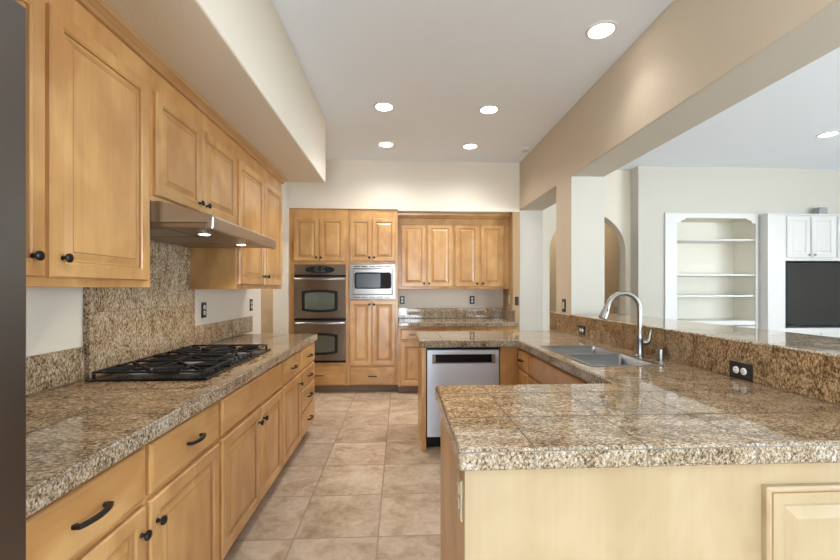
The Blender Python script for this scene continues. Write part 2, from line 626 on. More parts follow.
# outer shell
wx = sorted({-4.3, 8.3} | {v for q in UNSEEN_WINDOWS for v in q[:2]})
wz = sorted({0.0, H} | {v for q in UNSEEN_WINDOWS for v in q[2:]})
def near_ok(i, j):
    cx, cz = (wx[i] + wx[i + 1]) / 2, (wz[j] + wz[j + 1]) / 2
    return not any(q[0] < cx < q[1] and q[2] < cz < q[3] for q in UNSEEN_WINDOWS)
struct(MB().cells(wx, wz, near_ok, -3.72, WIN_Y, 'xzy').build('wall_near', 'wall_white'))
struct(MB().cells([-3.6, ADDED_SIDE_WIN[0], ADDED_SIDE_WIN[1], 7.4], [0, ADDED_SIDE_WIN[2], ADDED_SIDE_WIN[3], H], lambda i, j: not (i == 1 and j == 1), 8.2, 8.3, 'yzx').build('wall_family_side', 'wall_white'))
struct(MB().cells([-3.6, ADDED_NOOK_WIN[0], ADDED_NOOK_WIN[1], 7.4], [0, ADDED_NOOK_WIN[2], ADDED_NOOK_WIN[3], H], lambda i, j: not (i == 1 and j == 1), -4.3, -4.2, 'yzx').build('wall_outer_left', 'wall_white'))
mb = MB().cells([-3.2, -3.15, -2.13, -2.07, -1.05, -1.0], [0.5, 0.56, 2.44, 2.5], lambda i, j: not (j == 1 and i in (1, 3)), -4.28, -4.22, 'yzx')
struct(mb.build('window_5', 'white'))  # frame of the added unseen nook window
struct(MB().box(-4.3, 8.3, 7.4, 7.5, 0, H).build('wall_hall', 'wall_tan'))
struct(MB().box(-4.2, -1.6, -0.25, -0.13, 0, H).build('wall_nook', 'wall'))
struct(MB().box(-4.2, -1.6, 5.62, 5.74, 0, H).build('wall_passage', 'wall_tan'))
for n, (x0, x1, z0, z1) in enumerate(UNSEEN_WINDOWS):
    mb = MB()
    xm = (x0 + x1) / 2
    mb.cells([x0, x0 + 0.05, xm - 0.03, xm + 0.03, x1 - 0.05, x1], [z0, z0 + 0.06, z1 - 0.06, z1], lambda i, j: not (j == 1 and i in (1, 3)), -3.70, -3.63, 'xzy')
    struct(mb.build('window_%d' % (n + 1), 'white'))
mb = MB().cells([-3.0, -2.95, -1.28, -1.22, 0.45, 0.5], [0.3, 0.36, 2.34, 2.4], lambda i, j: not (j == 1 and i in (1, 3)), 8.22, 8.28, 'yzx')
struct(mb.build('window_4', 'white'))  # frame of an added unseen window

# ================================================================== CABINET KIT
def door_steps(fr=0.055):
    return [(0, 0), (0, 0.014), (0.005, 0.020), (fr - 0.008, 0.020), (fr - 0.004, 0.0165), (fr, 0.0165), (fr + 0.003, 0.009), (fr + 0.010, 0.008), (fr + 0.034, 0.0175), (fr + 0.037, 0.0185)]
GL = (6, 9)      # the stain that stays in the grooves of a raised panel
DRAWER = [(0, 0), (0, 0.012), (0.004, 0.0165), (0.012, 0.020)]

def knob(fr, u, v, parent, w0=0.020, k=1.0):
    MB(fr).lathe((u, v, w0), [(0.008 * k, 0), (0.0055 * k, 0.004), (0.0055 * k, 0.012), (0.012 * k, 0.016), (0.0155 * k, 0.020), (0.0155 * k, 0.024), (0.011 * k, 0.028), (0.004 * k, 0.029)], 'w', 16).build('knob', 'iron', parent, smooth=True)

def pull(fr, u, v, parent, L=0.10, w0=0.020):
    mb = MB(fr)
    path = []
    for k in range(11):
        s = k / 10 * 2 - 1
        path.append((u + s * L / 2, v, w0 + 0.026 * (1 - 0.42 * s * s) + 0.003))
    path = [(u - L / 2 + 0.004, v, w0)] + [(u - L / 2, v, w0 + 0.008)] + path[0:] + [(u + L / 2, v, w0 + 0.008)] + [(u + L / 2 - 0.004, v, w0)]
    mb.sweep(path, [(-0.0075, -0.005), (0.0075, -0.005), (0.0075, 0.005), (-0.0075, 0.005)], up=(0, 1, 0))
    mb.build('pull_handle', 'iron', parent, bevel=0.002)

def cabinet(name, label, cat, face, plane, back, u0, u1, z0, z1, doors=(), drawers=(), kick=0.0, group=None, body='wood_z', hollow=False, kick_in=0.07, hw='wood_y', boards=()):
    """face-frame cabinet: body, toe kick, raised-panel doors (> knob), drawer fronts (> pull). plane = face frame, back = rear plane"""
    fr = face_frame(face, plane)
    depth = abs(plane - back)
    o, U, V, W = fr
    base = o + U * ((u0 + u1) / 2) - W * (depth / 2)
    root = thing(name, (base.x, base.y, z0), label, cat, group)
    mb = MB(fr)
    if hollow:
        us = [u0, u0 + 0.018, u1 - 0.018, u1]
        ws = [-depth, -depth + 0.018, -0.02, 0]
        mb.cells(us, ws, lambda i, j: not (i == 1 and j == 1), z0 + kick, z1, 'xzy')
    else:
        mb.box(u0, u1, z0 + kick, z1, -depth, 0)
    mb.build('body', body, root, bevel=0.0015)
    if kick:
        MB(fr).box(u0, u1, z0, z0 + kick, -depth, -kick_in).build('toe_kick', 'kick', root)
    for (a, b, c, d, kn) in doors:
        fr_w = 0.055 if (b - a) > 0.3 else 0.048
        dr = MB(fr).loops(a, b, c, d, door_steps(fr_w), glaze=GL).build('door', 'wood_z', root)
        if kn:
            knob(fr, kn[0], kn[1], dr)
    for (a, b, c, d, p) in drawers:
        dr = MB(fr).loops(a, b, c, d, DRAWER).build('drawer', hw, root)
        if p:
            pull(fr, (a + b) / 2 if p is True else p[0], (c + d) / 2, dr, L=0.105 if p is True else p[1])
    return root

def outlet(face, plane, u, v, label, kind='outlet', plate='blackp', ins='whitep', w_=0.07, h_=0.115, horiz=False):
    fr = face_frame(face, plane)
    o, U, V, W = fr
    c = o + U * u + V * v
    root = thing('wall_outlet' if kind == 'outlet' else 'light_switch', c, label, 'outlet' if kind == 'outlet' else 'light switch')
    a, b = (h_, w_) if horiz else (w_, h_)
    MB(fr).loops(u - a / 2, u + a / 2, v - b / 2, v + b / 2, [(0, 0.0003), (0, 0.004), (0.004, 0.006)]).build('cover_plate', plate, root)
    if kind == 'outlet':
        for s in (-1, 1):
            cu, cv = (u + s * 0.021, v) if horiz else (u, v + s * 0.021)
            r = MB(fr).lathe((cu, cv, 0.006), [(0.0165, 0), (0.0165, 0.002), (0.015, 0.003)], 'w', 18).build('receptacle', ins, root, smooth=True)
            for d in (-0.006, 0.006):
                su, sv = (cu, cv + d) if horiz else (cu + d, cv)
                a2, b2 = (0.005, 0.0013) if horiz else (0.0013, 0.005)
                MB(fr).box(su - a2, su + a2, sv - b2, sv + b2, 0.0085, 0.0094).build('slot', 'blackp', r)
    else:
        MB(fr).loops(u - 0.017, u + 0.017, v - 0.033, v + 0.033, [(0, 0.006), (0, 0.008), (0.002, 0.0105)]).build('rocker', ins, root)
    return root

# ================================================================== LEFT RUN
FP = -0.815
BK = -1.462
G = 'base cabinets along the cooktop wall'
def dz(a, b, kn=None):
    return (a, b, 0.115, 0.655, kn)
def wz_(a, b, p=True):
    return (a, b, 0.675, 0.838, p)
cabinet('base_cabinet', 'maple base cabinet beside the dark refrigerator, large arched pull on its drawer', 'cabinet', '+X', FP, BK, 0.834, 1.322, 0, 0.852,
        [dz(0.845, 1.312, (1.283, 0.577))], [wz_(0.845, 1.312, (1.075, 0.105))], 0.10, G)
cabinet('base_cabinet', 'maple base cabinet with one drawer and a door, just before the cooktop', 'cabinet', '+X', FP, BK, 1.3225, 1.8395, 0, 0.852,
        [dz(1.334, 1.826, (1.365, 0.577))], [wz_(1.334, 1.826, (1.60, 0.095))], 0.10, G)
cabinet('base_cabinet', 'wide maple base cabinet with blank front panel and paired doors under the cooktop', 'cabinet', '+X', FP, BK, 1.840, 2.789, 0, 0.852,
        [dz(1.856, 2.350, (2.317, 0.583)), dz(2.362, 2.776, (2.397, 0.583))], [wz_(1.856, 2.776, None)], 0.10, G)
cabinet('base_cabinet', 'narrow maple base cabinet with drawer over one door, beyond the cooktop', 'cabinet', '+X', FP, BK, 2.7895, 3.3045, 0, 0.852,
        [dz(2.802, 3.290, (3.25, 0.583))], [wz_(2.802, 3.290)], 0.10, G)
cabinet('base_cabinet', 'maple four-drawer stack at the far end of the cooktop wall', 'cabinet', '+X', FP, BK, 3.305, 3.84, 0, 0.852,
        [], [(3.318, 3.825, a, b, True) for a, b in ((0.675, 0.838), (0.515, 0.660), (0.325, 0.500), (0.115, 0.310))], 0.10, G)
tag(edge_tiles(MB().cells([-1.474, -0.778], [0.834, 3.86], lambda i, j: True, 0.853, 0.914).build('countertop', 'granite_l', bevel=0.010, seg=3)),
    'brown granite tile countertop holding the black gas cooktop', 'countertop')
tag(MB().box(-1.4745, -1.463, 0.834, 1.953, 0.9145, 1.068).build('backsplash', 'granite_wall', bevel=0.003),
    'low granite tile backsplash strip next to the refrigerator', 'backsplash')
tag(MB().prism([(1.955, 0.9145), (1.955, 1.738), (2.862, 1.738), (2.862, 1.332), (2.925, 1.332), (2.925, 0.9145)], -1.4745, -1.443, 'yzx').build('backsplash', 'granite_wall', bevel=0.003),
    'tall granite tile backsplash panel from the cooktop up to the range hood', 'backsplash')
tag(MB().box(-1.4745, -1.463, 2.927, 4.10, 0.9145, 1.068).build('backsplash', 'granite_wall', bevel=0.003),
    'low granite tile backsplash strip beyond the cooktop under two outlets', 'backsplash')

# uppers
UP = -1.14
UB = -1.4735
GU = 'upper cabinets along the cooktop wall'
cabinet('upper_cabinet', 'tall maple wall cabinet next to the refrigerator, two doors with dark knobs', 'cabinet', '+X', UP, UB, 0.834, 1.9045, 1.342, 2.352,
        [(0.87, 1.338, 1.372, 2.255, (1.29, 1.437)), (1.356, 1.866, 1.372, 2.255, (1.400, 1.438))], group=GU)
cabinet('upper_cabinet', 'short maple wall cabinet mounted directly above the steel range hood', 'cabinet', '+X', UP, UB, 1.905, 2.8645, 1.742, 2.352,
        [(1.922, 2.352, 1.768, 2.250, (2.315, 1.815)), (2.362, 2.838, 1.768, 2.250, (2.397, 1.815))], group=GU)
cabinet('upper_cabinet', 'maple wall cabinet beyond the range hood, its plain side showing below the hood', 'cabinet', '+X', UP, UB, 2.865, 3.955, 1.335, 2.352,
        [(2.890, 3.403, 1.368, 2.245, (3.365, 1.437)), (3.420, 3.915, 1.368, 2.245, (3.455, 1.437))], group=GU)
mb = MB()
crown = [(-1.474, 2.3525), (-1.136, 2.3525), (-1.128, 2.356), (-1.122, 2.366), (-1.108, 2.378), (-1.098, 2.384), (-1.094, 2.399), (-1.474, 2.399)]
mb.prism(crown, 0.834, 3.985, 'xzy')
struct(mb.build('trim_1', 'wood_crown_shade'))
# over-fridge cabinet and fridge
cabinet('upper_cabinet', 'maple cabinet above the dark refrigerator, only its lower corner in view', 'cabinet', '+X', -0.725, UB, -0.1, 0.822, 1.893, 2.39,
        [(-0.08, 0.35, 1.910, 2.36, (0.31, 1.95)), (0.362, 0.812, 1.910, 2.36, (0.40, 1.95))], group=GU)
fr_root = thing('refrigerator', (-1.1, 0.36, 0), 'dark steel refrigerator at the near end of the countertop', 'refrigerator')
MB().box(-1.45, -0.79, -0.09, 0.815, 0.0, 1.885).build('body', 'steel_fridge', fr_root, bevel=0.006)
ff = face_frame('+X', -0.785)
for a, b, hx in ((-0.09, 0.35, 0.31), (0.358, 0.821, 0.40)):
    d_ = MB(ff).loops(a, b, 0.62, 1.88, [(0, 0), (0, 0.058), (0.002, 0.062), (0.005, 0.063)]).build('door', 'steel_fridge', fr_root)
    MB(ff).sweep([(hx, 0.80, 0.062), (hx, 0.80, 0.10), (hx, 0.83, 0.11), (hx, 1.60, 0.11), (hx, 1.63, 0.10), (hx, 1.63, 0.062)], circle(0.011, 10), up=(1, 0, 0)).build('handle', 'steel', d_, smooth=True)
MB(ff).loops(-0.09, 0.830, 0.05, 0.61, [(0, 0), (0, 0.058), (0.002, 0.062), (0.005, 0.063)]).build('drawer', 'steel_fridge', fr_root)

# range hood
hood = thing('range_hood', (-1.15, 2.37, 1.62), 'stainless steel range hood with two lit lamps over the cooktop', 'range hood')
mb = MB().prism([(-1.442, 1.640), (-0.89, 1.640), (-0.89, 1.612), (-0.862, 1.610), (-0.858, 1.672), (-0.870, 1.678), (-1.105, 1.7405), (-1.442, 1.7405)], 1.908, 2.858, 'xzy')
mb.build('shell', 'steel_hood', hood, bevel=0.007, seg=3)
MB().box(-1.44, -0.892, 1.912, 2.854, 1.618, 1.6395).build('underside_panel', 'steel_under', hood, bevel=0.003)
for y in (2.12, 2.60):
    l_ = MB().lathe((-1.0, y, 1.6180), [(0.036, 0), (0.036, -0.004), (0.029, -0.005), (0.029, 0.0)], 'w', 20).build('lamp_ring', 'nickel', hood, smooth=True)
    MB().lathe((-1.0, y, 1.6150), [(0.026, 0.002), (0.027, 0), (0.020, -0.004), (0.006, -0.006)], 'w', 20).build('lamp_lens', 'lamp', l_, smooth=True)
    d = bpy.data.lights.new('hood_lamp_light', 'SPOT')
    d.energy = 5.0
    d.color = (1.0, 0.82, 0.6)
    d.spot_size = math.radians(130)
    d.spot_blend = 0.6
    d.shadow_soft_size = 0.025
    lo = bpy.data.objects.new('hood_lamp_light', d)
    lo.location = (-1.0, y, 1.597)
    C.objects.link(lo)
for k in range(3):
    MB().loops(-1.40, -1.08, 1.93 + k * 0.30, 2.21 + k * 0.30, [(0, 1.6178), (0, 1.6150), (0.012, 1.613)]).build('grease_filter', 'steel_under', hood)

# cooktop
ck = thing('cooktop', (-1.15, 2.36, 0.9145), 'black five-burner gas cooktop with cast iron grates on the granite counter', 'cooktop')
MB().loops(-1.425, -0.885, 1.90, 2.83, [(0, 0.9148), (0, 0.921), (0.006, 0.925), (0.03, 0.925), (0.036, 0.921)]).build('base_plate', 'black', ck)
def burner(x, y, r):
    b = MB().lathe((x, y, 0.9213), [(r * 1.25, 0), (r * 1.2, 0.005), (r, 0.008), (r, 0.016)], 'w', 22).build('burner', 'grey', ck, smooth=True)
    MB().lathe((x, y, 0.9375), [(r * 0.92, 0), (r * 0.92, 0.006), (r * 0.8, 0.009)], 'w', 22).build('burner_cap', 'cast', b, smooth=True)
for bx, by, r in ((-1.28, 2.07, 0.045), (-1.05, 2.07, 0.036), (-1.19, 2.365, 0.058), (-1.28, 2.66, 0.036), (-1.05, 2.66, 0.045)):
    burner(bx, by, r)
def bar(mb, x0, y0, x1, y1, z0, z1, t=0.0045):
    d = Vector((x1 - x0, y1 - y0, 0)).normalized()
    s = Vector((-d.y, d.x, 0)) * t
    v = [(x0 + s.x, y0 + s.y), (x1 + s.x, y1 + s.y), (x1 - s.x, y1 - s.y), (x0 - s.x, y0 - s.y)]
    mb.prism(v, z0, z1, 'xyz')
for y0, y1, burn in ((1.915, 2.215, (-1.28, -1.05)), (2.222, 2.508, (-1.19,)), (2.515, 2.815, (-1.28, -1.05))):
    mb = MB()
    xa, xb = -1.405, (-0.905 if len(burn) == 2 else -0.985)
    mb.cells([xa, xa + 0.009, xb - 0.009, xb], [y0, y0 + 0.009, y1 - 0.009, y1], lambda i, j: not (i == 1 and j == 1), 0.948, 0.957)
    ym = (y0 + y1) / 2
    for bx in burn:
        for k in range(4):
            a = math.pi / 4 + k * math.pi / 2
            dx, dy = math.cos(a), math.sin(a)
            reach = 0.11 if len(burn) == 2 else 0.16
            bar(mb, bx + dx * 0.026, ym + dy * 0.026, bx + dx * reach * 1.28, ym + dy * reach * 1.28 if abs(dy * reach * 1.28) < (y1 - y0) / 2 - 0.01 else ym + math.copysign((y1 - y0) / 2 - 0.01, dy), 0.944, 0.961)
    bar(mb, (xa + xb) / 2, y0 + 0.006, (xa + xb) / 2, y1 - 0.006, 0.944, 0.9585)
    bar(mb, xa + 0.006, ym, burn[0] - 0.03, ym, 0.944, 0.9605)
    bar(mb, burn[-1] + 0.03, ym, xb - 0.006, ym, 0.944, 0.9605)
    for fx in (xa + 0.006, xb - 0.006):
        for fy in (y0 + 0.006, y1 - 0.006):
            mb.box(fx - 0.006, fx + 0.006, fy - 0.006, fy + 0.006, 0.9255, 0.946)
    mb.build('grate', 'cast', ck, bevel=0.002)
for k in range(5):
    MB().lathe((-0.94, 2.245 + k * 0.06, 0.9215), [(0.021, 0), (0.021, 0.004), (0.016, 0.006), (0.014, 0.022), (0.011, 0.024)], 'w', 18).build('control_knob', 'blackp', ck, smooth=True)

outlet('+X', -1.4748, 3.115, 1.177, 'black outlet on the wall right beside the tall granite panel')
outlet('+X', -1.4748, 4.08, 1.177, 'black outlet at the far end of the cooktop wall, near the passage')

# ================================================================== BACK WALL: OVENS
FB = 5.22
BB = 5.828
GT = 'tall cabinets on the back wall'
def ring_cabinet(name, label, u0, u1, z1, hole, doors, drawers):
    fr = face_frame('-Y', FB)
    root = thing(name, ((u0 + u1) / 2, (FB + BB) / 2, 0), label, 'cabinet', GT)
    hu0, hu1, hz0, hz1 = hole
    mb = MB()
    us, vs = [u0, hu0, hu1, u1], [0.10, hz0, hz1, z1]
    mb.cells(us, vs, lambda i, j: not (i == 1 and j == 1), FB, BB - 0.001, 'xzy')
    mb.build('body', 'wood_z', root, bevel=0.0015)
    MB(fr).box(u0, u1, 0, 0.10, -(BB - FB) + 0.001, -0.06).build('toe_kick', 'kick', root)
    for (a, b, c, d, kn) in doors:
        dr = MB(fr).loops(a, b, c, d, door_steps(0.05), glaze=GL).build('door', 'wood_z', root)
        knob(fr, kn[0], kn[1], dr)
    for (a, b, c, d) in drawers:
        dr = MB(fr).loops(a, b, c, d, DRAWER).build('drawer', 'wood_x', root)
        pull(fr, (a + b) / 2, (c + d) / 2, dr)
    return root
ring_cabinet('oven_cabinet', 'tall maple cabinet housing the double wall oven', -1.412, -0.6655, 2.352, (-1.335, -0.698, 0.398, 1.644),
             [(-1.348, -1.037, 1.690, 2.240, (-1.062, 1.735)), (-1.027, -0.714, 1.690, 2.240, (-1.002, 1.735))], [(-1.348, -0.714, 0.112, 0.356)])
ring_cabinet('microwave_cabinet', 'tall maple cabinet with built-in microwave, paired doors above and below it', -0.665, -0.028, 2.352, (-0.638, -0.066, 1.215, 1.643),
             [(-0.642, -0.366, 1.692, 2.240, (-0.391, 1.737)), (-0.356, -0.058, 1.692, 2.240, (-0.331, 1.737)),
              (-0.642, -0.366, 0.356, 1.182, (-0.391, 1.138)), (-0.356, -0.058, 0.356, 1.182, (-0.331, 1.138))], [(-0.642, -0.058, 0.110, 0.328)])
mb = MB().prism([(5.2195, 2.3525), (5.205, 2.3545), (5.198, 2.3605), (5.2195, 2.3605)], -1.412, -0.028, 'yzx')
struct(mb.build('trim_2', 'wood_x'))

ov = thing('wall_oven', (-1.017, 5.4, 0.393), 'double wall oven in warm stainless steel with black control oval', 'oven')
fo = face_frame('-Y', 5.2188)
MB(fo).box(-1.333, -0.700, 0.400, 1.642, -0.55, -0.0015).build('body', 'black', ov)
MB(fo).loops(-1.342, -0.692, 1.512, 1.648, [(0, 0), (0, 0.016), (0.006, 0.022)]).build('control_panel', 'steel_oven', ov)
mb = MB(fo)
oval = []
for k in range(28):
    a = 2 * math.pi * k / 28
    ca_, sa_ = math.cos(a), math.sin(a)
    oval.append((-1.017 + 0.185 * math.copysign(abs(ca_) ** 0.85, ca_), 1.580 + 0.046 * math.copysign(abs(sa_) ** 0.9, sa_)))
mb.prism(oval, 0.0222, 0.0252, 'xyz')
cp = mb.build('control_oval', 'oven_black', ov)
for cx in (-1.055, -0.975):
    mb = MB(fo)
    p = [(cx + 0.025 * math.cos(math.radians(a)), 1.592 + 0.018 * math.sin(math.radians(a)), 0.0262) for a in range(40, 321, 20)]
    mb.sweep(p, circle(0.0018, 6), up=(0, 0, 1))
    mb.build('dial_mark', 'display', cp)
mb = MB(fo)
for k in range(6):
    mb.box(-1.075 + k * 0.022, -1.062 + k * 0.022, 1.551, 1.556, 0.0254, 0.0262)
mb.build('button_row', 'display', cp)
def oven_door(z0, z1, label=None):
    d_ = MB(fo).loops(-1.342, -0.692, z0, z1, [(0, 0), (0, 0.030), (0.006, 0.036)]).build('door', 'steel_oven', ov)
    h = z1 - z0
    def barrel(w_, hh, cz, bulge):
        pts = []
        for k in range(9):
            s = k / 8 * 2 - 1
            pts.append((-1.017 + s * w_ / 2, cz + hh / 2 + bulge * (1 - s * s)))
        for k in range(9):
            s = 1 - k / 8 * 2
            pts.append((-1.017 + s * w_ / 2, cz - hh / 2 - bulge * (1 - s * s)))
        return pts
    cz = z0 + h * 0.42
    MB(fo).prism(barrel(0.45, h * 0.46, cz, 0.024), 0.0362, 0.0385, 'xyz').build('window_surround', 'oven_black', d_, bevel=0.001)
    MB(fo).prism(barrel(0.372, h * 0.36, cz, 0.018), 0.0387, 0.0400, 'xyz').build('window_glass', 'glass', d_)
    zz = z1 - 0.028
    MB(fo).sweep([(-1.32, zz, 0.036), (-1.32, zz, 0.062), (-1.30, zz, 0.072), (-1.017, zz, 0.078), (-0.734, zz, 0.072), (-0.714, zz, 0.062), (-0.714, zz, 0.036)], circle(0.013, 10), up=(0, 1, 0)).build('handle', 'steel', d_, smooth=True)
oven_door(0.962, 1.488)
oven_door(0.425, 0.930)
MB(fo).box(-1.342, -0.692, 1.490, 1.510, 0.0, 0.012).build('vent_strip', 'black', ov)
MB(fo).box(-1.342, -0.692, 0.934, 0.958, 0.0, 0.012).build('vent_strip', 'black', ov)
MB(fo).box(-1.342, -0.692, 0.394, 0.421, 0.0, 0.012).build('vent_strip', 'black', ov)

mw = thing('microwave', (-0.352, 5.4, 1.21), 'built-in microwave with bright steel trim frame', 'microwave')
MB(fo).box(-0.636, -0.068, 1.217, 1.641, -0.42, -0.001).build('body', 'black', mw)
us, vs = [-0.648, -0.605, -0.098, -0.058], [1.209, 1.262, 1.597, 1.648]
MB(fo).cells(us, vs, lambda i, j: not (i == 1 and j == 1), 0.0, 0.02).build('trim_frame', 'steel', mw, bevel=0.004)
MB(fo).loops(-0.603, -0.100, 1.264, 1.595, [(0, 0), (0, 0.016), (0.008, 0.024)]).build('front', 'steel', mw)
def rr(x0, x1, z0, z1, r, bulge=0.0):
    pts = []
    for cx, cz, a0 in ((x1 - r, z1 - r, 0), (x0 + r, z1 - r, 90), (x0 + r, z0 + r, 180), (x1 - r, z0 + r, 270)):
        for k in range(5):
            a = math.radians(a0 + k * 22.5)
            pts.append((cx + r * math.cos(a), cz + r * math.sin(a)))
    return pts
MB(fo).prism(rr(-0.582, -0.112, 1.338, 1.548, 0.03), 0.0242, 0.0262, 'xyz').build('door_surround', 'oven_black', mw)
MB(fo).prism(rr(-0.556, -0.250, 1.352, 1.530, 0.015), 0.0264, 0.0274, 'xyz').build('door_glass', 'mw_glass', mw)
MB(fo).box(-0.236, -0.190, 1.345, 1.540, 0.0264, 0.0275).build('keypad', 'oven_black', mw)
MB(fo).box(-0.182, -0.120, 1.360, 1.530, 0.0264, 0.0275).build('keypad', 'oven_black', mw)
MB(fo).loops(-0.19, -0.11, 1.278, 1.318, [(0, 0.0242), (0, 0.027), (0.003, 0.028)]).build('door_button', 'steel', mw)
for z in (1.230, 1.622):
    mb = MB(fo)
    for k in range(5):
        mb.box(-0.59 + k * 0.097, -0.51 + k * 0.097, z - 0.005, z + 0.005, 0.0195, 0.0207)
    mb.build('vent_slots', 'blackp', mw)

# ================================================================== BACK WALL: DESK RECESS
GR = 'wall cabinets in the back recess'
cabinet('upper_cabinet', 'double-door maple wall cabinet in the back recess, next to the microwave cabinet', 'cabinet', '-Y', 5.52, BB, -0.026, 0.7345, 1.333, 2.300,
        [(0.018, 0.352, 1.366, 2.215, (0.328, 1.410)), (0.372, 0.715, 1.366, 2.215, (0.397, 1.410))], group=GR)
cabinet('upper_cabinet', 'double-door maple wall cabinet in the back recess, next to the side wall', 'cabinet', '-Y', 5.52, BB, 0.735, 1.503, 1.333, 2.300,
        [(0.752, 1.080, 1.366, 2.215, (1.055, 1.410)), (1.112, 1.432, 1.366, 2.215, (1.137, 1.410))], group=GR)
mb = MB().prism([(5.5205, 2.302), (5.51, 2.304), (5.495, 2.325), (5.478, 2.338), (5.474, 2.364), (5.827, 2.364), (5.827, 2.302)], -0.026, 1.503, 'yzx')
struct(mb.build('trim_3', 'wood_x'))
GB = 'base cabinets in the back recess'
bx = [-0.026, 0.362, 0.732, 1.103, 1.503]
bl = ['maple base cabinet in the back recess beside the microwave cabinet', 'second base cabinet in the back recess from the microwave cabinet',
      'third base cabinet in the back recess from the microwave cabinet', 'base cabinet in the back recess against the side wall']
for k in range(4):
    a, b = bx[k] + (0.0005 if k else 0), bx[k + 1] - 0.0005
    cabinet('base_cabinet', bl[k], 'cabinet', '-Y', 5.13, BB, a, b, 0, 0.852,
            [(a + 0.035, b - 0.012, 0.115, 0.655, (b - 0.045, 0.60))], [(a + 0.035, b - 0.012, 0.690, 0.826, True)], 0.10, GB, hw='wood_x')
tag(edge_tiles(MB().box(-0.026, 1.504, 5.08, 5.829, 0.853, 0.914).build('countertop', 'granite', bevel=0.010, seg=3)),
    'speckled granite countertop in the back recess below the wall cabinets', 'countertop')
mb = MB()
mb.cells([-0.026, 1.492, 1.5035], [5.19, 5.815, 5.829], lambda i, j: j == 1 or i == 1, 0.9145, 1.062)
tag(mb.build('backsplash', 'granite_wall', bevel=0.002), 'granite backsplash wrapping the corner of the back recess', 'backsplash')
outlet('-Y', 5.8295, 0.032, 1.176, 'black outlet on the back recess wall next to the microwave cabinet')
outlet('-Y', 5.8295, 1.046, 1.176, 'black outlet in the middle of the back recess wall')
outlet('-Y', 5.3295, 1.558, 1.175, 'black switch on the narrow return wall of the back recess', 'switch', 'blackp', 'blackp', w_=0.05)
outlet('-X', 1.5045, -5.50, 1.19, 'almond switch deep in the back recess side wall', 'switch', 'tanp', 'tanp')

# ================================================================== RIGHT: U-SHAPED COUNTER
SX0, SX1, SY0, SY1 = 1.045, 1.430, 2.15, 2.91
xs = [0.155, 0.962, SX0, SX1, 1.588]
ys = [1.055, 1.765, SY0, SY1, 3.295, 4.02]
def u_ok(i, j):
    if j in (0, 4):
        return True
    if i == 0:
        return False
    return not (i == 2 and j == 2)
tag(edge_tiles(MB().cells(xs, ys, u_ok, 0.853, 0.914).build('countertop', 'granite', bevel=0.010, seg=3)),
    'U-shaped glossy granite tile countertop with the sink cut into it', 'countertop')
tag(MB().box(1.587, 1.5995, 1.092, 4.21, 0.9145, 1.0855).build('backsplash', 'granite_bar'),
    'brown granite tile face of the raised bar behind the sink', 'backsplash')
mb = MB().cells([1.583, 1.932, 2.14], [1.02, 3.704, 4.081, 4.225], lambda i, j: not (i == 0 and j == 1), 1.086, 1.098)
tag(mb.build('bar_top', 'granite_bartop', bevel=0.006, seg=2), 'raised granite bar top running past the column toward the family room', 'bar top')

# peninsula
pen = thing('peninsula_cabinet', (0.88, 1.42, 0), 'peninsula cabinet in the foreground with daylit maple back panel', 'cabinet')
MB().box(0.192, 1.598, 1.105, 1.738, 0.0, 0.852).build('body', 'wood_z', pen)
MB().box(0.175, 2.12, 1.089, 1.1045, 0.0, 0.852).build('back_panel', 'wood_daylit', pen, bevel=0.002)
MB().box(0.175, 0.1915, 1.105, 1.742, 0.0, 0.852).build('end_panel', 'wood_z', pen, bevel=0.002)
fpn = face_frame('-Y', 1.0885)
for a, b in ((1.016, 1.52), (1.57, 2.07)):
    MB(fpn).loops(a, b, 0.12, 0.785, [(0, 0), (0, 0.016), (0.006, 0.020), (0.012, 0.020), (0.0145, 0.0175), (0.017, 0.020), (0.046, 0.020), (0.050, 0.012), (0.058, 0.010), (0.088, 0.018), (0.091, 0.0185)], glaze=(4, 5, 7)).build('raised_panel', 'wood_daylit', pen)
fkx = face_frame('-X', 0.1748)
pl_ = outlet('-X', 0.1748, -1.16, 0.74, 'almond outlet plate on the end panel of the peninsula', 'outlet', 'tanp', 'tanp')

# corner filler + dishwasher side panels
dwp = tag(MB().box(0.177, 0.216, 3.335, 3.985, 0.0, 0.852).build('end_panel', 'wood_z', bevel=0.002), 'maple end panel beside the dishwasher, at the end of the counter', 'panel')
dwp.name = 'dishwasher_surround'
cf = thing('corner_cabinet', (1.2, 3.66, 0), 'maple corner cabinet between the dishwasher and the sink drawers', 'cabinet')
MB().box(0.838, 1.584, 3.345, 3.985, 0.10, 0.852).build('body', 'wood_z', cf, bevel=0.002)
MB().box(0.838, 1.584, 3.40, 3.985, 0.0, 0.10).build('toe_kick', 'kick', cf)
bp = tag(MB().box(0.217, 0.837, 3.965, 3.985, 0.0, 0.852).build('back_board', 'wood_z'), 'maple board closing the counter leg behind the dishwasher', 'panel')
bp.name = 'dishwasher_backing_board'

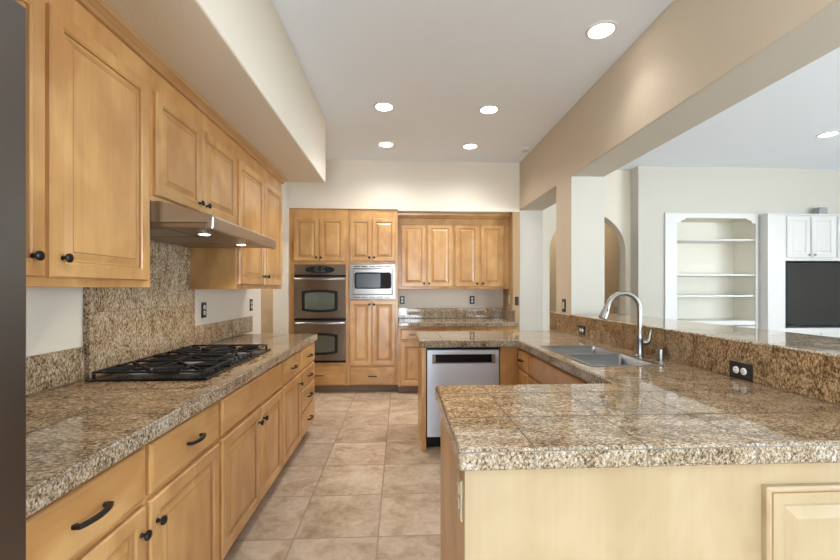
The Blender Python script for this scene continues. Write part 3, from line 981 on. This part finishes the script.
dw = thing('dishwasher', (0.527, 3.62, 0), 'stainless steel dishwasher with dark pocket handle under the far counter leg', 'dishwasher')
fd = face_frame('-Y', 3.375)
MB(fd).box(0.222, 0.832, 0.11, 0.845, -0.56, -0.002).build('tub', 'black', dw)
us, vs = [0.224, 0.268, 0.797, 0.830], [0.105, 0.715, 0.790, 0.828]
MB(fd).cells(us, vs, lambda i, j: not (i == 1 and j == 1), 0.0, 0.030).build('door', 'steel_dw', dw, bevel=0.003)
mb = MB(fd)
mb.loops(0.2685, 0.7965, 0.7155, 0.7895, [(0, 0.028), (0.0, 0.006), (0.004, 0.003)], cap0=False)
mb.build('handle_pocket', 'black', dw)
for a in (0.2690, 0.7700):
    MB(fd).box(a, a + 0.026, 0.717, 0.788, 0.0065, 0.026).build('pocket_end', 'steel_oven', dw)
MB(fd).box(0.2695, 0.7955, 0.7135, 0.7200, 0.012, 0.0335).build('handle_lip', 'nickel', dw, bevel=0.002)
MB(fd).box(0.224, 0.830, 0.0, 0.10, -0.55, -0.03).build('kick_plate', 'black', dw)

# sink-run base cabinets (face -X, u = -y)
FS = 1.0
cabinet('base_cabinet', 'narrow maple drawer base beside the dishwasher corner, facing the aisle', 'cabinet', '-X', FS, 1.584, -3.343, -3.0605, 0, 0.852,
        [], [(-3.325, -3.072, 0.685, 0.838, (-3.20, 0.07)), (-3.325, -3.072, 0.41, 0.67, (-3.20, 0.07)), (-3.325, -3.072, 0.115, 0.395, (-3.20, 0.07))], 0.10, 'base cabinets under the sink counter')
cabinet('base_cabinet', 'maple sink base cabinet with blank front panel below the steel sink', 'cabinet', '-X', FS, 1.584, -3.06, -2.10, 0, 0.852,
        [(-3.045, -2.59, 0.115, 0.655, (-2.62, 0.60)), (-2.575, -2.115, 0.115, 0.655, (-2.545, 0.60))], [(-3.045, -2.115, 0.675, 0.838, None)], 0.10, 'base cabinets under the sink counter', hollow=True)
cabinet('base_cabinet', 'maple base cabinet between the sink and the peninsula', 'cabinet', '-X', FS, 1.584, -2.0995, -1.745, 0, 0.852,
        [(-2.085, -1.80, 0.115, 0.655, (-2.05, 0.60))], [(-2.085, -1.80, 0.675, 0.838, True)], 0.10, 'base cabinets under the sink counter')

# sink
sk = thing('sink', ((SX0 + SX1) / 2, (SY0 + SY1) / 2, 0.72), 'double bowl stainless steel sink set in the granite counter', 'sink')
ym = 2.545
us = [SX0 - 0.012, SX0 + 0.010, SX1 - 0.010, SX1 + 0.012]
vs = [SY0 - 0.012, SY0 + 0.010, ym - 0.014, ym + 0.014, SY1 - 0.010, SY1 + 0.012]
MB().cells(us, vs, lambda i, j: not (i == 1 and j in (1, 3)), 0.9146, 0.9185).build('rim', 'nickel', sk, bevel=0.0015)
for a, b in ((SY0 + 0.010, ym - 0.014), (ym + 0.014, SY1 - 0.010)):
    bw = MB()
    bw.loops(SX0 + 0.010, SX1 - 0.010, a, b, [(0, 0.9145), (0.006, 0.80), (0.016, 0.742), (0.04, 0.728)], cap0=False)
    bo = bw.build('basin', 'basin', sk, bevel=0.02, smooth=True, seg=4)
    sol = bo.modifiers.new('sheet', 'SOLIDIFY')
    sol.thickness = 0.0015
    sol.offset = 0
    cx, cy = (SX0 + SX1) / 2, (a + b) / 2
    MB().lathe((cx, cy, 0.7295), [(0.045, 0), (0.045, 0.003), (0.036, 0.004), (0.030, 0.001), (0.004, 0.001)], 'w', 20).build('drain', 'nickel', bo, smooth=True)

# faucet
fx, fy = 1.497, 2.455
fa = thing('faucet', (fx, fy, 0.9145), 'satin nickel gooseneck faucet with pull-down spray head at the sink', 'faucet')
MB().lathe((fx, fy, 0.9148), [(0.029, 0), (0.029, 0.006), (0.024, 0.012), (0.021, 0.05), (0.021, 0.10), (0.0235, 0.108), (0.0235, 0.135), (0.017, 0.15), (0.0135, 0.17)], 'w', 24).build('base', 'nickel', fa, smooth=True)
path = [(fx, fy, 1.08), (fx, fy, 1.15), (fx, fy, 1.205)]
R = 0.104
for k in range(1, 17):
    a = math.radians(k * 10.2)
    path.append((fx - R + R * math.cos(a), fy, 1.205 + R * math.sin(a)))
MB().sweep(path, circle(0.0150, 14), up=(0, 1, 0)).build('neck', 'nickel', fa, smooth=True)
e = Vector(path[-1])
dirv = (Vector(path[-1]) - Vector(path[-2])).normalized()
hp = [e + dirv * q for q in (0.0, 0.012, 0.02, 0.06, 0.088, 0.094)]
hd = MB().sweep([tuple(p) for p in hp], circle(1.0, 16), up=(0, 1, 0), scales=[0.0155, 0.0170, 0.0185, 0.0245, 0.0265, 0.022]).build('spray_head', 'nickel', fa, smooth=True)
bpth = [e + dirv * q + Vector((0.0, -0.0175, 0)) for q in (0.024, 0.055)]
MB().sweep([tuple(p) for p in bpth], [(-0.004, -0.004), (0.004, -0.004), (0.004, 0.004), (-0.004, 0.004)], up=(0, 1, 0)).build('spray_button', 'blackp', hd)
lv = MB().sweep([(fx + 0.012, fy - 0.012, 1.002), (fx + 0.034, fy - 0.018, 1.004), (fx + 0.048, fy - 0.022, 1.018), (fx + 0.053, fy - 0.024, 1.05), (fx + 0.058, fy - 0.026, 1.082)], circle(1.0, 12, 1.0, 0.7), up=(0, 1, 0), scales=[0.021, 0.019, 0.012, 0.008, 0.009])
lv.build('lever', 'nickel', fa, smooth=True)
sd = thing('soap_dispenser', (1.527, 2.31, 0.9145), 'small nickel soap dispenser cap on the counter beside the faucet', 'soap dispenser')
MB().lathe((1.535, 2.31, 0.9148), [(0.026, 0), (0.026, 0.003), (0.018, 0.006)], 'w', 20).build('flange', 'nickel', sd, smooth=True)
MB().lathe((1.535, 2.31, 0.9210), [(0.0195, 0), (0.0195, 0.058), (0.014, 0.061), (0.003, 0.0615)], 'w', 20).build('cap', 'nickel', sd, smooth=True)

outlet('-X', 1.5866, -3.45, 0.975, 'black outlet on the bar tile behind the sink, nearer the column', horiz=True, w_=0.08, h_=0.12)
outlet('-X', 1.5866, -1.805, 0.955, 'black horizontal double outlet on the bar tile near the peninsula', horiz=True, w_=0.078, h_=0.125)
outlet('-X', 1.5996, -3.87, 1.175, 'black-framed switch on the shaded column face above the bar', 'switch', 'blackp', 'tanp', w_=0.085, h_=0.125)
outlet('-Y', 7.399, 4.05, 1.06, 'white switch plate on the hall wall seen through the arch', 'switch', 'whitep', 'whitep', w_=0.1, h_=0.125)

# ================================================================== FAMILY ROOM BUILT-INS
bk = thing('bookcase', (4.315, 5.6, 0), 'white built-in bookcase with empty shelves in the family room wall', 'bookcase')
mb = MB()
ox0, ox1, oz0, oz1 = 3.815, 4.945, 0.885, 2.285
front = [(3.645, 0), (4.985, 0), (4.985, 2.385), (3.645, 2.385)]
# face frame with a scalloped header: outer ring minus the opening, made from strips
mb.prism([(3.645, 0.0), (3.645, 2.385), (4.985, 2.385), (4.985, 0.0), (ox1, 0.0), (ox1, 2.245), (ox1 - 0.05, 2.25), (ox1 - 0.07, 2.285), (ox1 - 0.11, 2.292), (ox1 - 0.13, 2.315),
          (ox0 + 0.13, 2.315), (ox0 + 0.11, 2.292), (ox0 + 0.07, 2.285), (ox0 + 0.05, 2.25), (ox0, 2.245), (ox0, 0.0)], 5.385, 5.408, 'xzy')
mb.build('face_frame', 'white', bk, bevel=0.003)
MB().cells([3.67, 3.685, 4.955, 4.96], [5.412, 5.775, 5.79], lambda i, j: j == 1 or i in (0, 2), 0.0, 2.36).build('carcass', 'cream', bk)
MB().box(3.69, 4.953, 5.412, 5.773, 2.32, 2.358).build('top_board', 'cream', bk)
for z in (2.02, 1.53, 1.237):
    MB().box(3.69, 4.953, 5.415, 5.773, z - 0.012, z + 0.012).build('shelf', 'white', bk, bevel=0.003)
MB().box(3.818, 4.942, 5.386, 5.773, 0.83, 0.893).build('bottom_board', 'white', bk, bevel=0.003)
fbk = face_frame('-Y', 5.408)
for a, b in ((3.818, 4.375), (4.38, 4.942)):
    MB(fbk).loops(a, b, 0.10, 0.82, door_steps(0.06)).build('door', 'white', bk)

tu = thing('media_cabinet', (6.03, 5.55, 0), 'white built-in media cabinet around the television in the family room', 'cabinet')
us, vs = [5.004, 5.255, 6.79, 7.055], [0.0, 0.80, 1.722, 2.345]
MB().cells(us, vs, lambda i, j: not (i == 1 and j == 1), 5.26, 5.845, 'xzy').build('body', 'white', tu, bevel=0.003)
MB().box(5.27, 6.775, 5.80, 5.84, 0.81, 1.71).build('recess_back', 'white', tu)
MB().box(4.992, 7.067, 5.245, 5.407, 2.3455, 2.364).build('cornice', 'white', tu, bevel=0.004)
ft = face_frame('-Y', 5.2595)
for a, b, kx in ((5.262, 5.592, 5.562), (5.612, 5.950, 5.642), (5.992, 6.32, 6.29), (6.34, 6.68, 6.37)):
    d_ = MB(ft).loops(a, b, 1.765, 2.325, door_steps(0.062)).build('door', 'white', tu)
    MB(ft).lathe((kx, 1.80, 0.02), [(0.006, 0), (0.006, 0.012), (0.016, 0.018), (0.012, 0.026)], 'w', 14).build('knob', 'nickel', d_, smooth=True)
for a, b in ((5.262, 5.73), (5.75, 6.25), (6.27, 6.75)):
    MB(ft).loops(a, b, 0.10, 0.74, door_steps(0.062)).build('door', 'white', tu)
tv = thing('television', (6.02, 5.30, 0.80), 'large black flat television set into the white media cabinet', 'television')
MB().box(5.285, 6.755, 5.275, 5.33, 0.850, 1.690).build('case', 'blackp', tv, bevel=0.004)
MB().box(5.293, 6.747, 5.2725, 5.2747, 0.862, 1.682).build('screen', 'screen', tv)
MB().box(5.85, 6.19, 5.3305, 5.7995, 1.15, 1.40).build('wall_mount', 'blackp', tv)
mb = MB()
mb.prism([(5.745, 2.3645), (5.880, 2.3645), (5.870, 2.460), (5.765, 2.460)], 5.27, 5.36, 'xzy')
tag(mb.build('speaker', 'grey', bevel=0.006), 'small grey speaker on top of the white media cabinet', 'speaker')

# ================================================================== CEILING FITTINGS
def can(x, y, label, r=0.078, power=CAN_POWER, ang=122, grp='recessed kitchen ceiling lights'):
    t_ = thing('ceiling_light', (x, y, H - 0.004), label, 'ceiling light', grp)
    MB().lathe((x, y, H - 0.0005), [(r * 1.22, 0), (r * 1.20, -0.006), (r * 1.02, -0.010), (r, -0.004), (r, -0.0005)], 'w', 28, close=False).build('trim_ring', 'white', t_, smooth=True)
    MB().lathe((x, y, H - 0.004), [(r * 0.99, 0), (r * 0.8, -0.002), (r * 0.02, -0.003)], 'w', 28).build('lens', 'lamp', t_, smooth=True)
    d = bpy.data.lights.new('down_spot', 'SPOT')
    d.energy = power * 4
    d.color = CAN_COLOR
    d.spot_size = math.radians(ang)
    d.spot_blend = 1.0
    d.shadow_soft_size = r * 0.9
    lo = bpy.data.objects.new('down_spot', d)
    lo.location = (x, y, H - 0.02)
    C.objects.link(lo)
can(-0.148, 3.76, 'recessed ceiling light nearest the left soffit, front one of that pair')
can(0.837, 3.77, 'recessed ceiling light in the middle of the ceiling, right of the front pair', power=CAN_POWER * 0.7)
can(-0.163, 4.74, 'recessed ceiling light in front of the back wall, on the oven side', power=CAN_POWER * 0.92, ang=150)
can(0.83, 4.75, 'recessed ceiling light in front of the back wall, nearest the smoke detector', power=CAN_POWER * 0.74, ang=150)
can(1.314, 2.58, 'recessed ceiling light closest to the beam, largest in view', power=CAN_POWER * 0.26)
can(4.675, 4.192, 'recessed ceiling light in the family room beyond the beam', grp='family room ceiling lights')
sm = thing('smoke_detector', (1.501, 4.79, H - 0.03), 'round white smoke detector on the ceiling beside the right wall', 'smoke detector')
MB().lathe((1.501, 4.79, H - 0.0005), [(0.062, 0), (0.062, -0.012), (0.055, -0.018)], 'w', 24).build('base', 'white', sm, smooth=True)
MB().lathe((1.501, 4.79, H - 0.019), [(0.052, 0), (0.050, -0.014), (0.038, -0.020), (0.004, -0.021)], 'w', 24).build('cover', 'white', sm, smooth=True)

# unseen fill lights added to brighten the hall and the passage
def hall_fill(x, y, power, col):
    d = bpy.data.lights.new('hall_fill_light', 'POINT')
    d.energy = power
    d.color = col
    d.shadow_soft_size = 0.12
    lo = bpy.data.objects.new('hall_fill_light', d)
    lo.location = (x, y, 2.75)
    C.objects.link(lo)
hall_fill(3.2, 6.6, 15, (1.0, 0.82, 0.6))
hall_fill(-2.4, 4.7, 40, (1.0, 0.86, 0.68))
def fill_spot(x, y, power):  # bare spot without a fixture, added as fill
    d = bpy.data.lights.new('down_spot', 'SPOT')
    d.energy = power * 4
    d.color = CAN_COLOR
    d.spot_size = math.radians(122)
    d.spot_blend = 1.0
    d.shadow_soft_size = 0.07
    lo = bpy.data.objects.new('down_spot', d)
    lo.location = (x, y, H - 0.02)
    C.objects.link(lo)
for x, y in ((0.0, 0.6), (-0.6, -1.6)):     # fill spots added out of frame to lift the brightness
    fill_spot(x, y, CAN_POWER)
